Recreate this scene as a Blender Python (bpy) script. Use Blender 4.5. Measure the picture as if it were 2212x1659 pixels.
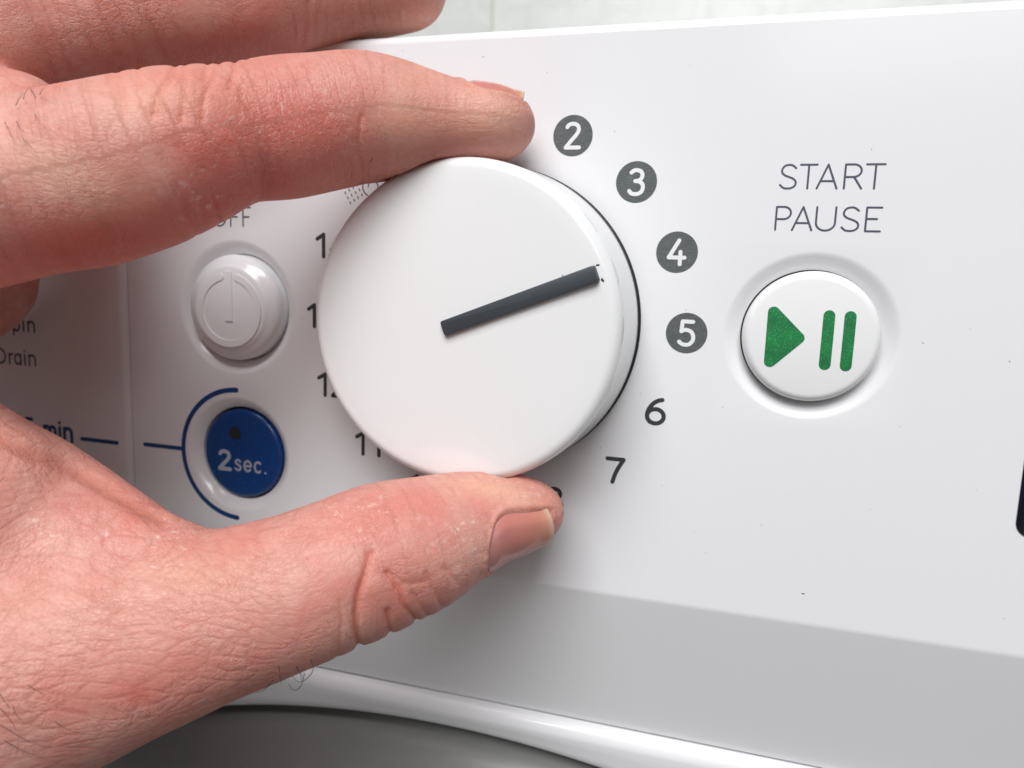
import bpy, bmesh, math, numpy as np
from mathutils import Vector, Matrix
from mathutils.bvhtree import BVHTree
MM = 0.001
scene = bpy.context.scene
for o in list(bpy.data.objects): bpy.data.objects.remove(o)
COL = scene.collection

# ------------------------------------------------------------ camera (solved from the dial's ring of numbers)
CAM = np.array([38.832, -120.620, 6.905])
ANG = (0.14583, 0.27586, 0.0767)
FPX = 2391.70                      # focal length in pixels of the 3333 px wide photograph
def _rot(a, b, c):
    ca, sa, cb, sb, cc, sc = math.cos(a), math.sin(a), math.cos(b), math.sin(b), math.cos(c), math.sin(c)
    return (np.array([[cc,-sc,0],[sc,cc,0],[0,0,1]]) @ np.array([[cb,0,sb],[0,1,0],[-sb,0,cb]]) @ np.array([[1,0,0],[0,ca,-sa],[0,sa,ca]]))
RC = _rot(*ANG) @ np.array([[1,0,0],[0,0,-1],[0,1,0]], float)     # rows: right, down, forward
cam_data = bpy.data.cameras.new('camera'); cam = bpy.data.objects.new('camera', cam_data); COL.objects.link(cam)
cam_data.sensor_width = 36; cam_data.lens = FPX / 3333 * 36
cam_data.clip_start = 0.005; cam_data.clip_end = 20
M3 = Matrix([[RC[0][i], -RC[1][i], -RC[2][i]] for i in range(3)])
cam.matrix_world = Matrix.Translation(Vector(CAM * MM)) @ M3.to_4x4()
cam_data.dof.use_dof = True; cam_data.dof.focus_distance = 0.107; cam_data.dof.aperture_fstop = 25
scene.camera = cam
FD = FPX / 1.50678                 # focal length in units of a 2212 px wide picture
def P(u, v, h):                    # sight line through (u, v) met at h mm in front of the panel plane
    d = RC.T @ np.array([(u - 1106) / FD, (v - 829.5) / FD, 1.0])
    return CAM + d * ((-h - CAM[1]) / d[1])
def depth(p): return float(RC[2] @ (np.asarray(p) - CAM))

# ------------------------------------------------------------ world and lamps
w = bpy.data.worlds.new('World'); scene.world = w; w.use_nodes = True
bgn = w.node_tree.nodes['Background']; bgn.inputs['Color'].default_value = (0.90, 0.95, 1.0, 1); bgn.inputs['Strength'].default_value = 0.11
def area(name, loc, target, size, power, color, sy=None):
    l = bpy.data.lights.new(name, 'AREA'); l.shape = 'RECTANGLE'; l.size = size; l.size_y = sy or size; l.energy = power; l.color = color
    o = bpy.data.objects.new(name, l); COL.objects.link(o); o.location = loc
    o.rotation_euler = (Vector(target) - Vector(loc)).to_track_quat('-Z', 'Y').to_euler(); return o
area('window_light', (0.05, -0.82, 0.96), (0, 0, 0), 0.85, 21.8, (0.985, 0.99, 1.0), 0.75)
area('fill_light', (0.35, -1.15, 0.65), (0, 0, 0), 0.6, 2.4, (1.0, 0.98, 0.97))  # added fill from the front right, lifts undersides; no lamp known there
scene.view_settings.view_transform = 'Standard'; scene.view_settings.look = 'None'
scene.view_settings.exposure = 0.0; scene.view_settings.gamma = 1.0
scene.render.engine = 'CYCLES'

# ------------------------------------------------------------ materials
def mat(name):
    m = bpy.data.materials.new(name); m.use_nodes = True
    nt = m.node_tree; return m, nt, nt.nodes['Principled BSDF']
def nd(nt, t, **k):
    n = nt.nodes.new(t)
    for a, b in k.items():
        if hasattr(n, a): setattr(n, a, b)
        else: n.inputs[a].default_value = b
    return n
def coords(nt, scale=1000.0):
    tc = nd(nt, 'ShaderNodeTexCoord'); mp = nd(nt, 'ShaderNodeMapping'); mp.inputs['Scale'].default_value = (scale,)*3
    nt.links.new(tc.outputs['Object'], mp.inputs['Vector']); return mp.outputs['Vector']
def mth(nt, op, a, b=None, clamp=False):
    n = nd(nt, 'ShaderNodeMath', operation=op); n.use_clamp = clamp
    for i, x in enumerate((a, b)):
        if x is None: continue
        if isinstance(x, (int, float)): n.inputs[i].default_value = x
        else: nt.links.new(x, n.inputs[i])
    return n.outputs[0]
def mixc(nt, f, a, b, mode='MIX'):
    n = nd(nt, 'ShaderNodeMix', data_type='RGBA', blend_type=mode)
    for s, x in ((n.inputs['Factor'], f), (n.inputs[6], a), (n.inputs[7], b)):
        if isinstance(x, (int, float)): s.default_value = x
        elif isinstance(x, tuple): s.default_value = (*x, 1) if len(x) == 3 else x
        else: nt.links.new(x, s)
    return n.outputs[2]
def plastic(name, col, rough=0.22, var=0.02, nscale=0.06, bump=0.0, coat=0.0, spec=0.5):
    m, nt, b = mat(name); v = coords(nt)
    n = nd(nt, 'ShaderNodeTexNoise'); n.inputs['Scale'].default_value = nscale; n.inputs['Detail'].default_value = 6
    nt.links.new(v, n.inputs['Vector'])
    c2 = tuple(x * (1 - var * 2) for x in col)
    nt.links.new(mixc(nt, n.outputs['Fac'], col, c2), b.inputs['Base Color'])
    n2 = nd(nt, 'ShaderNodeTexNoise'); n2.inputs['Scale'].default_value = 0.8; n2.inputs['Detail'].default_value = 8
    nt.links.new(v, n2.inputs['Vector'])
    nt.links.new(mth(nt, 'ADD', mth(nt, 'MULTIPLY', n2.outputs['Fac'], 0.10), rough - 0.05), b.inputs['Roughness'])
    b.inputs['Specular IOR Level'].default_value = spec
    b.inputs['Coat Weight'].default_value = coat; b.inputs['Coat Roughness'].default_value = 0.05
    if bump:
        bp = nd(nt, 'ShaderNodeBump'); bp.inputs['Strength'].default_value = bump; bp.inputs['Distance'].default_value = 0.00005
        nt.links.new(n2.outputs['Fac'], bp.inputs['Height']); nt.links.new(bp.outputs['Normal'], b.inputs['Normal'])
    return m
WHITE = plastic('white_enamel_plastic', (0.80, 0.797, 0.812), 0.17, 0.006, coat=0.0)
KNOBW = plastic('glossy_white_plastic', (0.83, 0.83, 0.83), 0.12, 0.006, coat=0.35)
DARK = plastic('dark_grey_plastic', (0.055, 0.062, 0.072), 0.34, 0.08, 0.6, bump=0.3)
BLACKGAP = plastic('dark_rubber_gap', (0.012, 0.016, 0.018), 0.6)
GLASS = plastic('black_display_glass', (0.004, 0.004, 0.012), 0.06, coat=1.0)
BLUE = plastic('blue_plastic', (0.003, 0.050, 0.21), 0.26, 0.04, 0.5, coat=0.1)
BLUEINK = plastic('blue_ink', (0.003, 0.045, 0.19), 0.4)
INK = plastic('charcoal_ink', (0.040, 0.045, 0.050), 0.45, 0.05)
INKTHIN = plastic('slate_ink', (0.075, 0.080, 0.115), 0.45, 0.05)
PALEINK = plastic('pale_grey_ink', (0.42, 0.45, 0.55), 0.45, 0.04)
DOORM = plastic('grey_door_plastic', (0.21, 0.213, 0.205), 0.34, 0.05, 0.3)
BODYW = plastic('white_painted_steel', (0.74, 0.75, 0.74), 0.35, 0.02)
def badge_mat():
    m, nt, b = mat('halftone_grey_ink'); v = coords(nt)
    mp = nd(nt, 'ShaderNodeMapping'); mp.inputs['Scale'].default_value = (0.6, 1, 9.0); nt.links.new(v, mp.inputs['Vector'])
    n = nd(nt, 'ShaderNodeTexNoise'); n.inputs['Scale'].default_value = 1.0; n.inputs['Detail'].default_value = 5; nt.links.new(mp.outputs[0], n.inputs['Vector'])
    n2 = nd(nt, 'ShaderNodeTexNoise'); n2.inputs['Scale'].default_value = 9; n2.inputs['Detail'].default_value = 3; nt.links.new(v, n2.inputs['Vector'])
    f = mth(nt, 'MULTIPLY', mth(nt, 'ADD', n.outputs['Fac'], n2.outputs['Fac']), 0.5)
    r = nd(nt, 'ShaderNodeValToRGB'); nt.links.new(f, r.inputs[0])
    r.color_ramp.elements[0].position = .38; r.color_ramp.elements[0].color = (0.050, 0.058, 0.062, 1)
    r.color_ramp.elements[1].position = .66; r.color_ramp.elements[1].color = (0.165, 0.175, 0.175, 1)
    nt.links.new(r.outputs[0], b.inputs['Base Color']); b.inputs['Roughness'].default_value = .42
    return m
BADGE = badge_mat()
def green_mat():
    m, nt, b = mat('green_glitter_lens'); v = coords(nt)
    vo = nd(nt, 'ShaderNodeTexVoronoi'); vo.inputs['Scale'].default_value = 9.0; nt.links.new(v, vo.inputs['Vector'])
    n = nd(nt, 'ShaderNodeTexNoise'); n.inputs['Scale'].default_value = 0.45; n.inputs['Detail'].default_value = 3; nt.links.new(v, n.inputs['Vector'])
    r = nd(nt, 'ShaderNodeValToRGB'); nt.links.new(n.outputs['Fac'], r.inputs[0])
    r.color_ramp.elements[0].position = .30; r.color_ramp.elements[0].color = (0.022, 0.150, 0.060, 1)
    r.color_ramp.elements[1].position = .78; r.color_ramp.elements[1].color = (0.024, 0.235, 0.070, 1)
    sp = nd(nt, 'ShaderNodeSeparateColor'); nt.links.new(vo.outputs['Color'], sp.inputs[0])
    spk = mth(nt, 'MULTIPLY', mth(nt, 'GREATER_THAN', sp.outputs[0], 0.90), mth(nt, 'MULTIPLY', n.outputs['Fac'], 1.0))
    nt.links.new(mixc(nt, spk, r.outputs[0], (0.06, 0.50, 0.14)), b.inputs['Base Color'])
    b.inputs['Roughness'].default_value = .22
    bp = nd(nt, 'ShaderNodeBump'); bp.inputs['Strength'].default_value = .35; bp.inputs['Distance'].default_value = 0.00006
    nt.links.new(sp.outputs[1], bp.inputs['Height']); nt.links.new(bp.outputs['Normal'], b.inputs['Normal'])
    return m
GREEN = green_mat()
def tile_mat():
    m, nt, b = mat('pale_marble_tile'); v = coords(nt, 1.0)
    n = nd(nt, 'ShaderNodeTexNoise'); n.inputs['Scale'].default_value = 42; n.inputs['Detail'].default_value = 7; n.inputs['Roughness'].default_value = .6; n.inputs['Distortion'].default_value = .8
    nt.links.new(v, n.inputs['Vector'])
    r = nd(nt, 'ShaderNodeValToRGB'); nt.links.new(n.outputs['Fac'], r.inputs[0])
    r.color_ramp.elements[0].position = .34; r.color_ramp.elements[0].color = (0.72, 0.735, 0.695, 1)
    r.color_ramp.elements[1].position = .58; r.color_ramp.elements[1].color = (0.80, 0.81, 0.78, 1)
    nt.links.new(r.outputs[0], b.inputs['Base Color']); b.inputs['Roughness'].default_value = .35
    return m
TILE = tile_mat()
GROUT = plastic('cream_grout', (0.62, 0.61, 0.52), 0.9)

# ------------------------------------------------------------ helpers
def link(name, me, m, parent=None, smooth=True):
    o = bpy.data.objects.new(name, me); COL.objects.link(o)
    if m is not None: me.materials.append(m)
    if smooth:
        me.polygons.foreach_set('use_smooth', [True] * len(me.polygons))
    if parent: o.parent = parent
    return o
def mk(name, V, F, m, parent=None, smooth=True, sharp=None):
    me = bpy.data.meshes.new(name)
    me.from_pydata([tuple(float(c) * MM for c in v) for v in V], [], [tuple(f) for f in F]); me.update()
    bm = bmesh.new(); bm.from_mesh(me); bmesh.ops.recalc_face_normals(bm, faces=bm.faces); bm.to_mesh(me); bm.free()
    o = link(name, me, m, parent, smooth)
    if smooth and sharp: me.set_sharp_from_angle(angle=math.radians(sharp))
    return o
def empty(name, loc=(0, 0, 0)):
    o = bpy.data.objects.new(name, None); COL.objects.link(o); o.location = [c * MM for c in loc]; o.empty_display_size = .01
    return o
def tag(o, label, cat, group=None):
    o['label'] = label; o['category'] = cat
    if group: o['group'] = group
class Acc:
    def __init__(s): s.V = []; s.F = []
    def add(s, V, F):
        n = len(s.V); s.V += [tuple(v) for v in V]; s.F += [tuple(i + n for i in f) for f in F]
    def build(s, name, m, parent=None, smooth=True, sharp=None): return mk(name, s.V, s.F, m, parent, smooth, sharp)
def lathe(prof, n=96, c=(0, 0)):       # prof: (radius, h in front of the panel)
    V, F = [], []
    for r, h in prof:
        if r < 1e-6: V.append((c[0], -h, c[1]))
        else:
            for i in range(n):
                a = 2 * math.pi * i / n; V.append((c[0] + r * math.cos(a), -h, c[1] + r * math.sin(a)))
    idx = 0; starts = []
    for r, h in prof: starts.append(idx); idx += 1 if r < 1e-6 else n
    for k in range(len(prof) - 1):
        a, b = starts[k], starts[k + 1]; ra, rb = prof[k][0], prof[k + 1][0]
        for i in range(n):
            j = (i + 1) % n
            if ra < 1e-6: F.append((a, b + i, b + j))
            elif rb < 1e-6: F.append((a + i, a + j, b))
            else: F.append((a + i, a + j, b + j, b + i))
    return V, F
def catmull(pts, n=8, closed=False):
    pts = [np.array(p, float) for p in pts]; out = []
    N = len(pts); R = range(N) if closed else range(N - 1)
    for i in R:
        p1, p2 = pts[i], pts[(i + 1) % N]
        p0 = pts[i - 1] if (i > 0 or closed) else p1 * 2 - p2
        p3 = pts[(i + 2) % N] if (i + 2 < N or closed) else p2 * 2 - p1
        for k in range(n):
            t = k / n
            out.append(.5 * ((2 * p1) + (-p0 + p2) * t + (2 * p0 - 5 * p1 + 4 * p2 - p3) * t * t + (-p0 + 3 * p1 - 3 * p2 + p3) * t ** 3))
    if not closed: out.append(pts[-1])
    return out
def arc(cx, cy, rx, ry, a0, a1, n=24):
    return [(cx + rx * math.cos(math.radians(a0 + (a1 - a0) * i / n)), cy + ry * math.sin(math.radians(a0 + (a1 - a0) * i / n))) for i in range(n + 1)]
# ink and relief strokes: round-ended ribbons laid on a surface whose height is hf(x, z)
def ribbon(acc, pts, wd, hf, lift=0.03, relief=0.0, closed=False):
    p = [np.array(q[:2], float) for q in pts]; n = len(p); h = wd / 2
    L, Rr = [], []
    for i in range(n):
        a = p[i - 1] if (i > 0 or closed) else p[i]; b = p[(i + 1) % n] if (i < n - 1 or closed) else p[i]
        d = b - a; d = d / (np.linalg.norm(d) + 1e-9); nn = np.array([-d[1], d[0]])
        L.append(p[i] + nn * h); Rr.append(p[i] - nn * h)
    loop = None
    if not closed:
        def cap(c, frm, k=7):
            a0 = math.atan2(*(frm - c)[::-1]); return [c + h * np.array([math.cos(a0 - math.pi * j / (k + 1)), math.sin(a0 - math.pi * j / (k + 1))]) for j in range(1, k + 1)]
        V = L + Rr; F = [(i, i + 1, n + i + 1, n + i) for i in range(n - 1)]
        c1 = cap(p[-1], L[-1]); c0 = cap(p[0], Rr[0])
        b1 = len(V); V += c1; F.append((n - 1, *range(b1, b1 + len(c1)), 2 * n - 1))
        b0 = len(V); V += c0; F.append((n, *range(b0, b0 + len(c0)), 0))
        loop = list(range(0, n)) + list(range(b1, b1 + len(c1))) + list(range(2 * n - 1, n - 1, -1)) + list(range(b0, b0 + len(c0)))
        loops = [loop]
    else:
        V = L + Rr; F = [(i, (i + 1) % n, n + (i + 1) % n, n + i) for i in range(n)]
        loops = [list(range(n)), list(range(2 * n - 1, n - 1, -1))]
    top = [(v[0], -(hf(v[0], v[1]) + lift + relief), v[1]) for v in V]
    if relief:
        base = len(top); grow = relief * 0.35
        for lp in loops:
            m = len(lp); s = len(top)
            for k in range(m):
                a, b, c = V[lp[k - 1]], V[lp[k]], V[lp[(k + 1) % m]]
                d = (c - a); d = d / (np.linalg.norm(d) + 1e-9); o = np.array([-d[1], d[0]]) * grow
                q = b + o; top.append((q[0], -(hf(q[0], q[1]) - 0.05), q[1]))
            for k in range(m): F.append((lp[k], s + k, s + (k + 1) % m, lp[(k + 1) % m]))
    acc.add(top, F)
flat = lambda x, z: 0.0

# glyph strokes, unit cap height; (width, [strokes])
def G(ch):
    c = catmull
    D = {
    'S': (.62, [c([(.58,.86),(.46,.965),(.32,1.0),(.14,.95),(.045,.80),(.06,.66),(.18,.55),(.34,.485),(.50,.41),(.60,.29),(.59,.14),(.47,.03),(.30,0),(.13,.03),(0,.15)])]),
    'T': (.68, [[(0,1),(.68,1)], [(.34,1),(.34,0)]]),
    'A': (.78, [[(0,0),(.39,1)], [(.39,1),(.78,0)], [(.135,.31),(.645,.31)]]),
    'R': (.62, [[(0,0),(0,1)], [(0,1),(.30,1)] + arc(.30,.74,.28,.26,90,-90)[1:] + [(0,.48)], [(.34,.47),(.62,0)]]),
    'P': (.60, [[(0,0),(0,1)], [(0,1),(.30,1)] + arc(.30,.735,.29,.265,90,-90)[1:] + [(0,.47)]]),
    'U': (.70, [[(0,1),(0,.34)] + arc(.35,.34,.35,.34,180,360)[1:] + [(.70,1)]]),
    'E': (.58, [[(.58,1),(0,1)], [(0,1),(0,0)], [(0,0),(.58,0)], [(0,.52),(.42,.52)]]),
    'F': (.52, [[(.52,1),(0,1)], [(0,1),(0,0)], [(0,.50),(.42,.50)]]),
    'O': (.80, [arc(.40,.5,.40,.5,0,352,48)]),
    'D': (.66, [[(0,0),(0,1)], [(0,1),(.24,1)] + arc(.24,.5,.42,.5,90,-90)[1:] + [(0,0)]]),
    '1': (.34, [[(0,.80),(.34,1)], [(.34,1),(.34,0)]]),
    '2': (.60, [c([(.04,.86),(.13,.965),(.30,1.0),(.48,.94),(.555,.79),(.52,.64),(.40,.47),(.22,.27),(0,0)], 8), [(0,0),(.60,0)]]),
    '3': (.58, [c([(.06,.90),(.16,.975),(.30,1.0),(.46,.945),(.53,.82),(.50,.66),(.38,.565),(.24,.545)], 8), c([(.24,.545),(.40,.525),(.54,.43),(.58,.28),(.52,.10),(.37,.01),(.24,0),(.10,.03),(0,.13)], 8)]),
    '4': (.66, [[(.40,1),(0,.28)], [(0,.28),(.66,.28)], [(.48,.52),(.48,0)]]),
    '5': (.58, [[(.54,1),(.10,1)], [(.10,1),(.07,.57)], c([(.07,.57),(.18,.63),(.33,.635),(.49,.56),(.58,.38),(.56,.18),(.43,.03),(.26,0),(.12,.03),(0,.12)], 8)]),
    '6': (.62, [c([(.53,1.0),(.40,.965),(.22,.84),(.07,.62),(0,.38),(.02,.20),(.10,.06)], 8), arc(.31,.30,.31,.30,0,360,40)]),
    '7': (.62, [[(0,1),(.62,1)], c([(.62,1),(.46,.68),(.33,.36),(.24,0)], 8)]),
    '8': (.60, [arc(.30,.775,.235,.225,0,360,36), arc(.30,.275,.30,.275,0,360,40)]),
    '9': (.62, [arc(.31,.70,.31,.30,0,360,40), c([(.62,.64),(.58,.36),(.42,.12),(.10,0)], 8)]),
    '0': (.62, [arc(.31,.5,.31,.5,0,360,48)]),
    'p': (.50, [[(0,.70),(0,-.28)], arc(.25,.35,.25,.35,0,360,32)]),
    'i': (.0, [[(0,.70),(0,0)], [(0,.96),(0,.97)]]),
    'n': (.46, [[(0,.70),(0,0)], [(0,.40)] + arc(.23,.44,.23,.26,180,0)[0:] + [(.46,0)]]),
    'm': (.80, [[(0,.70),(0,0)], arc(.20,.46,.20,.24,180,0) + [(.40,0)], arc(.60,.46,.20,.24,180,0) + [(.80,0)]]),
    'r': (.28, [[(0,.70),(0,0)], arc(.26,.42,.26,.28,180,80)]),
    'a': (.46, [arc(.23,.35,.23,.35,0,360,32), [(.46,.70),(.46,0)]]),
    's': (.42, [c([(.40,.60),(.30,.69),(.18,.70),(.05,.62),(.06,.47),(.22,.37),(.38,.29),(.42,.15),(.30,.02),(.17,0),(0,.09)], 7)]),
    'e': (.48, [arc(.24,.35,.24,.35,0,318,36), [(.02,.35),(.46,.35)]]),
    'c': (.44, [arc(.25,.35,.25,.35,48,312,32)]),
    '.': (.0, [[(0,0),(.01,0)]]),
    }
    return D[ch]
def glyph(acc, ch, x0, x1, zb, ht, sw, hf=flat, lift=.03, slope=0.0):
    wd, st = G(ch); s = (x1 - x0) / wd if (x1 is not None and wd > 0) else ht
    for k, line in enumerate(st):
        pts = [(x0 + q[0] * s, zb + q[1] * ht + slope * (q[0] * s)) for q in line]
        cl = len(pts) > 30 and np.hypot(pts[0][0] - pts[-1][0], pts[0][1] - pts[-1][1]) < 1e-3 * ht
        ribbon(acc, pts[:-1] if cl else pts, sw, hf, lift + .004 * k, closed=cl)
def word(name, items, zb, ht, sw, m, parent, hf=flat, lift=.03):
    a = Acc()
    for ch, x0, x1 in items: glyph(a, ch, x0, x1, zb, ht, sw, hf, lift)
    return a.build(name, m, parent, smooth=False)

# ------------------------------------------------------------ washing machine
WM = empty('washing_machine', (0, 0, 0))
tag(WM, 'glossy white washing machine with round program knob, start button and grey door rim', 'washing machine')
BT = {'start': (51.4, 0.0), 'power': (-51.0, -0.2), 'delay': (-51.0, -29.0)}
HS = 14.4
ZT, ZC, ZL = 47.4, -46.0, -75.8             # top edge, crease, start of the lip
TILT = math.tan(math.radians(16.5))
# front profile from the top back edge down to the crease and the lower tilted band: (z, y)
def profile():
    pr = [(47.4, 26.0), (47.4, 2.0)]
    r = 1.5
    for k in range(1, 8):
        a = math.pi / 2 * k / 8; pr.append((47.4 - r + r * math.cos(a), r - r * math.sin(a)))
    pr.append((47.4 - r, 0.0))
    return pr
def xcols(xa, xb, rr=0.9, mids=()):
    c = []
    for k in range(7):
        a = math.pi / 2 * k / 6; c.append((xa + rr - rr * math.cos(a), rr - rr * math.sin(a)))
    for x in mids: c.append((x, 0.0))
    for k in range(7):
        a = math.pi / 2 * (1 - k / 6); c.append((xb - rr + rr * math.cos(a), rr - rr * math.sin(a)))
    return c
def lower_profile():
    pr = []
    for k in range(9):                       # soft bend at the crease
        t = k / 8; z = ZC + 0.45 - 0.9 * t; pr.append((z, TILT * 0.9 * t * t / 2))
    for z in (-50, -56, -62, -68, ZL + .2): pr.append((z, (ZC - z) * TILT))
    return pr
def edge_z(x):                               # lower arched edge of the fascia, over the round door
    return ARC_C[1] + math.sqrt(max(ARC_R ** 2 - (x - ARC_C[0]) ** 2, 150.0 ** 2))
ARC_R = 226.0; ARC_C = (-7.6, -82.4 - ARC_R)
def lip_profile(x):
    y0 = (ZC - ZL) * TILT; zb = edge_z(x)
    ze = min(zb, ZL - 3.0)
    pr = [(ZL, y0 + .1), (ZL - .35, y0 + .55), (ZL - .55, y0 - .2)]
    H = (ZL - .6) - ze
    for k in range(9):                       # rounded bead: up-facing ledge rolling over to a drooping face
        a = math.pi / 2 * k / 8
        pr.append((ZL - .6 - 2.6 * (1 - math.cos(a)), y0 - .4 - 1.7 * math.sin(a)))
    z1 = ZL - .6 - 2.6
    for t in (.35, .7, .93): pr.append((z1 + (ze - z1) * t, y0 - 2.1 + 1.3 * t))
    pr += [(ze - .15, y0 - .4), (ze - .25, y0 + .5), (ze - .1, y0 + 6)]
    return pr
def strip(acc, cols, prof):                  # prof: list of (z, y); cols: (x, extra y)
    V = []; F = []; n = len(prof)
    for x, e in cols:
        for z, y in prof: V.append((x, y + e, z))
    for i in range(len(cols) - 1):
        for j in range(n - 1): F.append((i * n + j, i * n + j + 1, (i + 1) * n + j + 1, (i + 1) * n + j))
    acc.add(V, F)
def dish(acc, c, r_hole, r_out, dep, n=128, ring_edge=1.2):
    # square cell with a softly dished recess round a button
    prof = [(r_hole, dep + 5.0), (r_hole, dep + .25), (r_hole + .08, dep + .05)]
    K = 14
    for k in range(K + 1):
        t = k / K; r = r_hole + .15 + (r_out - r_hole - .15) * t
        s = 1 - t; prof.append((r, dep * (s ** 1.7 * (1.0 + 0.0 * t)) if k < K else 0.0))
    V = []; F = []
    for r, y in prof:
        for i in range(n):
            a = 2 * math.pi * (i + .5 * 0) / n; V.append((c[0] + r * math.cos(a), y, c[1] + r * math.sin(a)))
    for i in range(n):
        a = 2 * math.pi * i / n; cx, cz = math.cos(a), math.sin(a); s = HS / max(abs(cx), abs(cz)); V.append((c[0] + cx * s, 0, c[1] + cz * s))
    m = len(prof) + 1
    for k in range(m - 1):
        for i in range(n):
            j = (i + 1) % n; F.append((k * n + i, k * n + j, (k + 1) * n + j, (k + 1) * n + i))
    acc.add(V, F)

X0, X1 = -76.12, 330.0
pan = Acc()
cols = xcols(X0, X1, 0.12, (-65.4, -36.6, 37.0, 65.8))
strip(pan, cols, profile())
# flat middle, leaving the button cells free
def cell(x0, x1, z0, z1): pan.add([(x0, 0, z0), (x1, 0, z0), (x1, 0, z1), (x0, 0, z1)], [(0, 1, 2, 3)])
zt = 47.4 - 1.5; zc = ZC + .45
strip(pan, cols[:7], [(zt, 0), (zc, 0)]); strip(pan, cols[-7:], [(zt, 0), (zc, 0)])
xa, xb = X0 + .12, X1 - .12
bx, sx = BT['power'][0], BT['start'][0]
pz, dz = BT['power'][1], BT['delay'][1]
cell(xa, bx - HS, zc, zt); cell(bx + HS, sx - HS, zc, zt); cell(sx + HS, xb, zc, zt)
cell(bx - HS, bx + HS, pz + HS, zt); cell(bx - HS, bx + HS, zc, dz - HS)
cell(sx - HS, sx + HS, HS, zt); cell(sx - HS, sx + HS, zc, -HS)
assert pz - HS >= dz + HS - 1e-6 or abs((pz - HS) - (dz + HS)) < .3
if pz - HS > dz + HS: cell(bx - HS, bx + HS, dz + HS, pz - HS)
dish(pan, BT['start'], 10.15, 12.9, 1.9); dish(pan, BT['power'], 10.2, 12.9, 1.9); dish(pan, (bx, dz), 9.35, 11.6, 1.5)
lp = lower_profile()
strip(pan, cols, lp)
lipx = [(x, 0) for x in np.linspace(X0, X1, 150)]
V = []; F = []; n = len(lip_profile(0.0))
for x, e in lipx:
    for z, y in lip_profile(x): V.append((x, y, z))
for i in range(len(lipx) - 1):
    for j in range(n - 1): F.append((i * n + j, i * n + j + 1, (i + 1) * n + j + 1, (i + 1) * n + j))
panel = pan.build('control_panel', WHITE, WM, True, 40)
lip = mk('lower_lip', V, F, WHITE, WM, True, 50)
drw = Acc(); dc = xcols(-255.0, -76.2, 1.35, ())
full = profile() + lower_profile(); strip(drw, dc, full)
drawer = drw.build('detergent_drawer', WHITE, WM, True, 40); drawer.location = (0, -.0012, 0)
V = []; F = []
dl = np.linspace(-255, -76.2, 60)
for x in dl:
    for z, y in lip_profile(x): V.append((x, y, z))
for i in range(len(dl) - 1):
    for j in range(n - 1): F.append((i * n + j, i * n + j + 1, (i + 1) * n + j + 1, (i + 1) * n + j))
mk('lip', V, F, WHITE, drawer, True, 50)
def box(x0, x1, y0, y1, z0, z1):
    V = [(x, y, z) for x in (x0, x1) for y in (y0, y1) for z in (z0, z1)]
    return V, [(0, 1, 3, 2), (4, 6, 7, 5), (0, 4, 5, 1), (2, 3, 7, 6), (0, 2, 6, 4), (1, 5, 7, 3)]
a = Acc(); a.add(*box(-254, 329, 9.0, 9.6, -72, 46)); a.build('leak_backing', BLACKGAP, WM, False)  # added black sheet so no light leaks through the panel's joins
# cabinet behind the fascia
a = Acc(); a.add(*box(-258, 333, 24.5, 540, -780, 44.5)); cab = a.build('cabinet', BODYW, WM, False)
bv = cab.modifiers.new('bevel', 'BEVEL'); bv.width = 0.004; bv.segments = 3
# door ring below the arched edge
RG = ARC_R - 2.4
prof = [(RG - .2, -16), (RG - 0.6, -9.0), (RG - 1.6, -7.6), (RG - 2.6, -6.6), (RG - 4.0, -5.6), (RG - 5.2, -4.0), (RG - 6.6, -1.6), (RG - 8, -.3), (RG - 9.6, .2), (RG - 11.5, -.2), (RG - 13.5, -1.5), (RG - 15, -1.9), (RG - 17, -1.2), (RG - 26, .2), (RG - 34, 1.0), (RG - 44, 1.0), (RG - 52, -2), (RG - 56, -9), (RG - 58, -16)]
V, F = lathe(prof, 220, ARC_C); door = mk('door', V, F, DOORM, WM, True, 60)
V, F = lathe([(RG - 57, -13), (RG - 80, -9), (0, -4)], 96, ARC_C); mk('door_glass', V, F, GLASS, door, True)
# front skirt below the fascia, around the door
V = []; F = []
N = 220
for i in range(N):
    an = 2 * math.pi * i / N; V.append((ARC_C[0] + (ARC_R + .6) * math.cos(an), 16, ARC_C[1] + (ARC_R + .6) * math.sin(an)))
for i in range(N):
    an = 2 * math.pi * i / N; V.append((ARC_C[0] + (ARC_R - 64) * math.cos(an), 17, ARC_C[1] + (ARC_R - 64) * math.sin(an)))
for i in range(N): F.append((i, (i + 1) % N, N + (i + 1) % N, N + i))
mk('door_gasket', V, F, BLACKGAP, WM, True)

# display window
def rrect(x0, x1, z0, z1, r, n=8):
    out = []
    for cx, cz, a0 in ((x1 - r, z1 - r, 0), (x0 + r, z1 - r, 90), (x0 + r, z0 + r, 180), (x1 - r, z0 + r, 270)):
        for k in range(n + 1):
            a = math.radians(a0 + 90 * k / n); out.append((cx + r * math.cos(a), cz + r * math.sin(a)))
    return out
q = rrect(81.8, 158, -27.6, 12, 2.2); m = len(q); q2 = rrect(82.0, 157.8, -27.4, 11.8, 2.0)
V = [(x, 0.02, z) for x, z in q] + [(x, -.16, z) for x, z in q] + [(x, -.24, z) for x, z in q2]
F = [(i, (i + 1) % m, m + (i + 1) % m, m + i) for i in range(m)] + [(m + i, m + (i + 1) % m, 2 * m + (i + 1) % m, 2 * m + i) for i in range(m)] + [tuple(range(2 * m, 3 * m))]
mk('display_window', V, F, GLASS, WM, True, 30)

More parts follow.
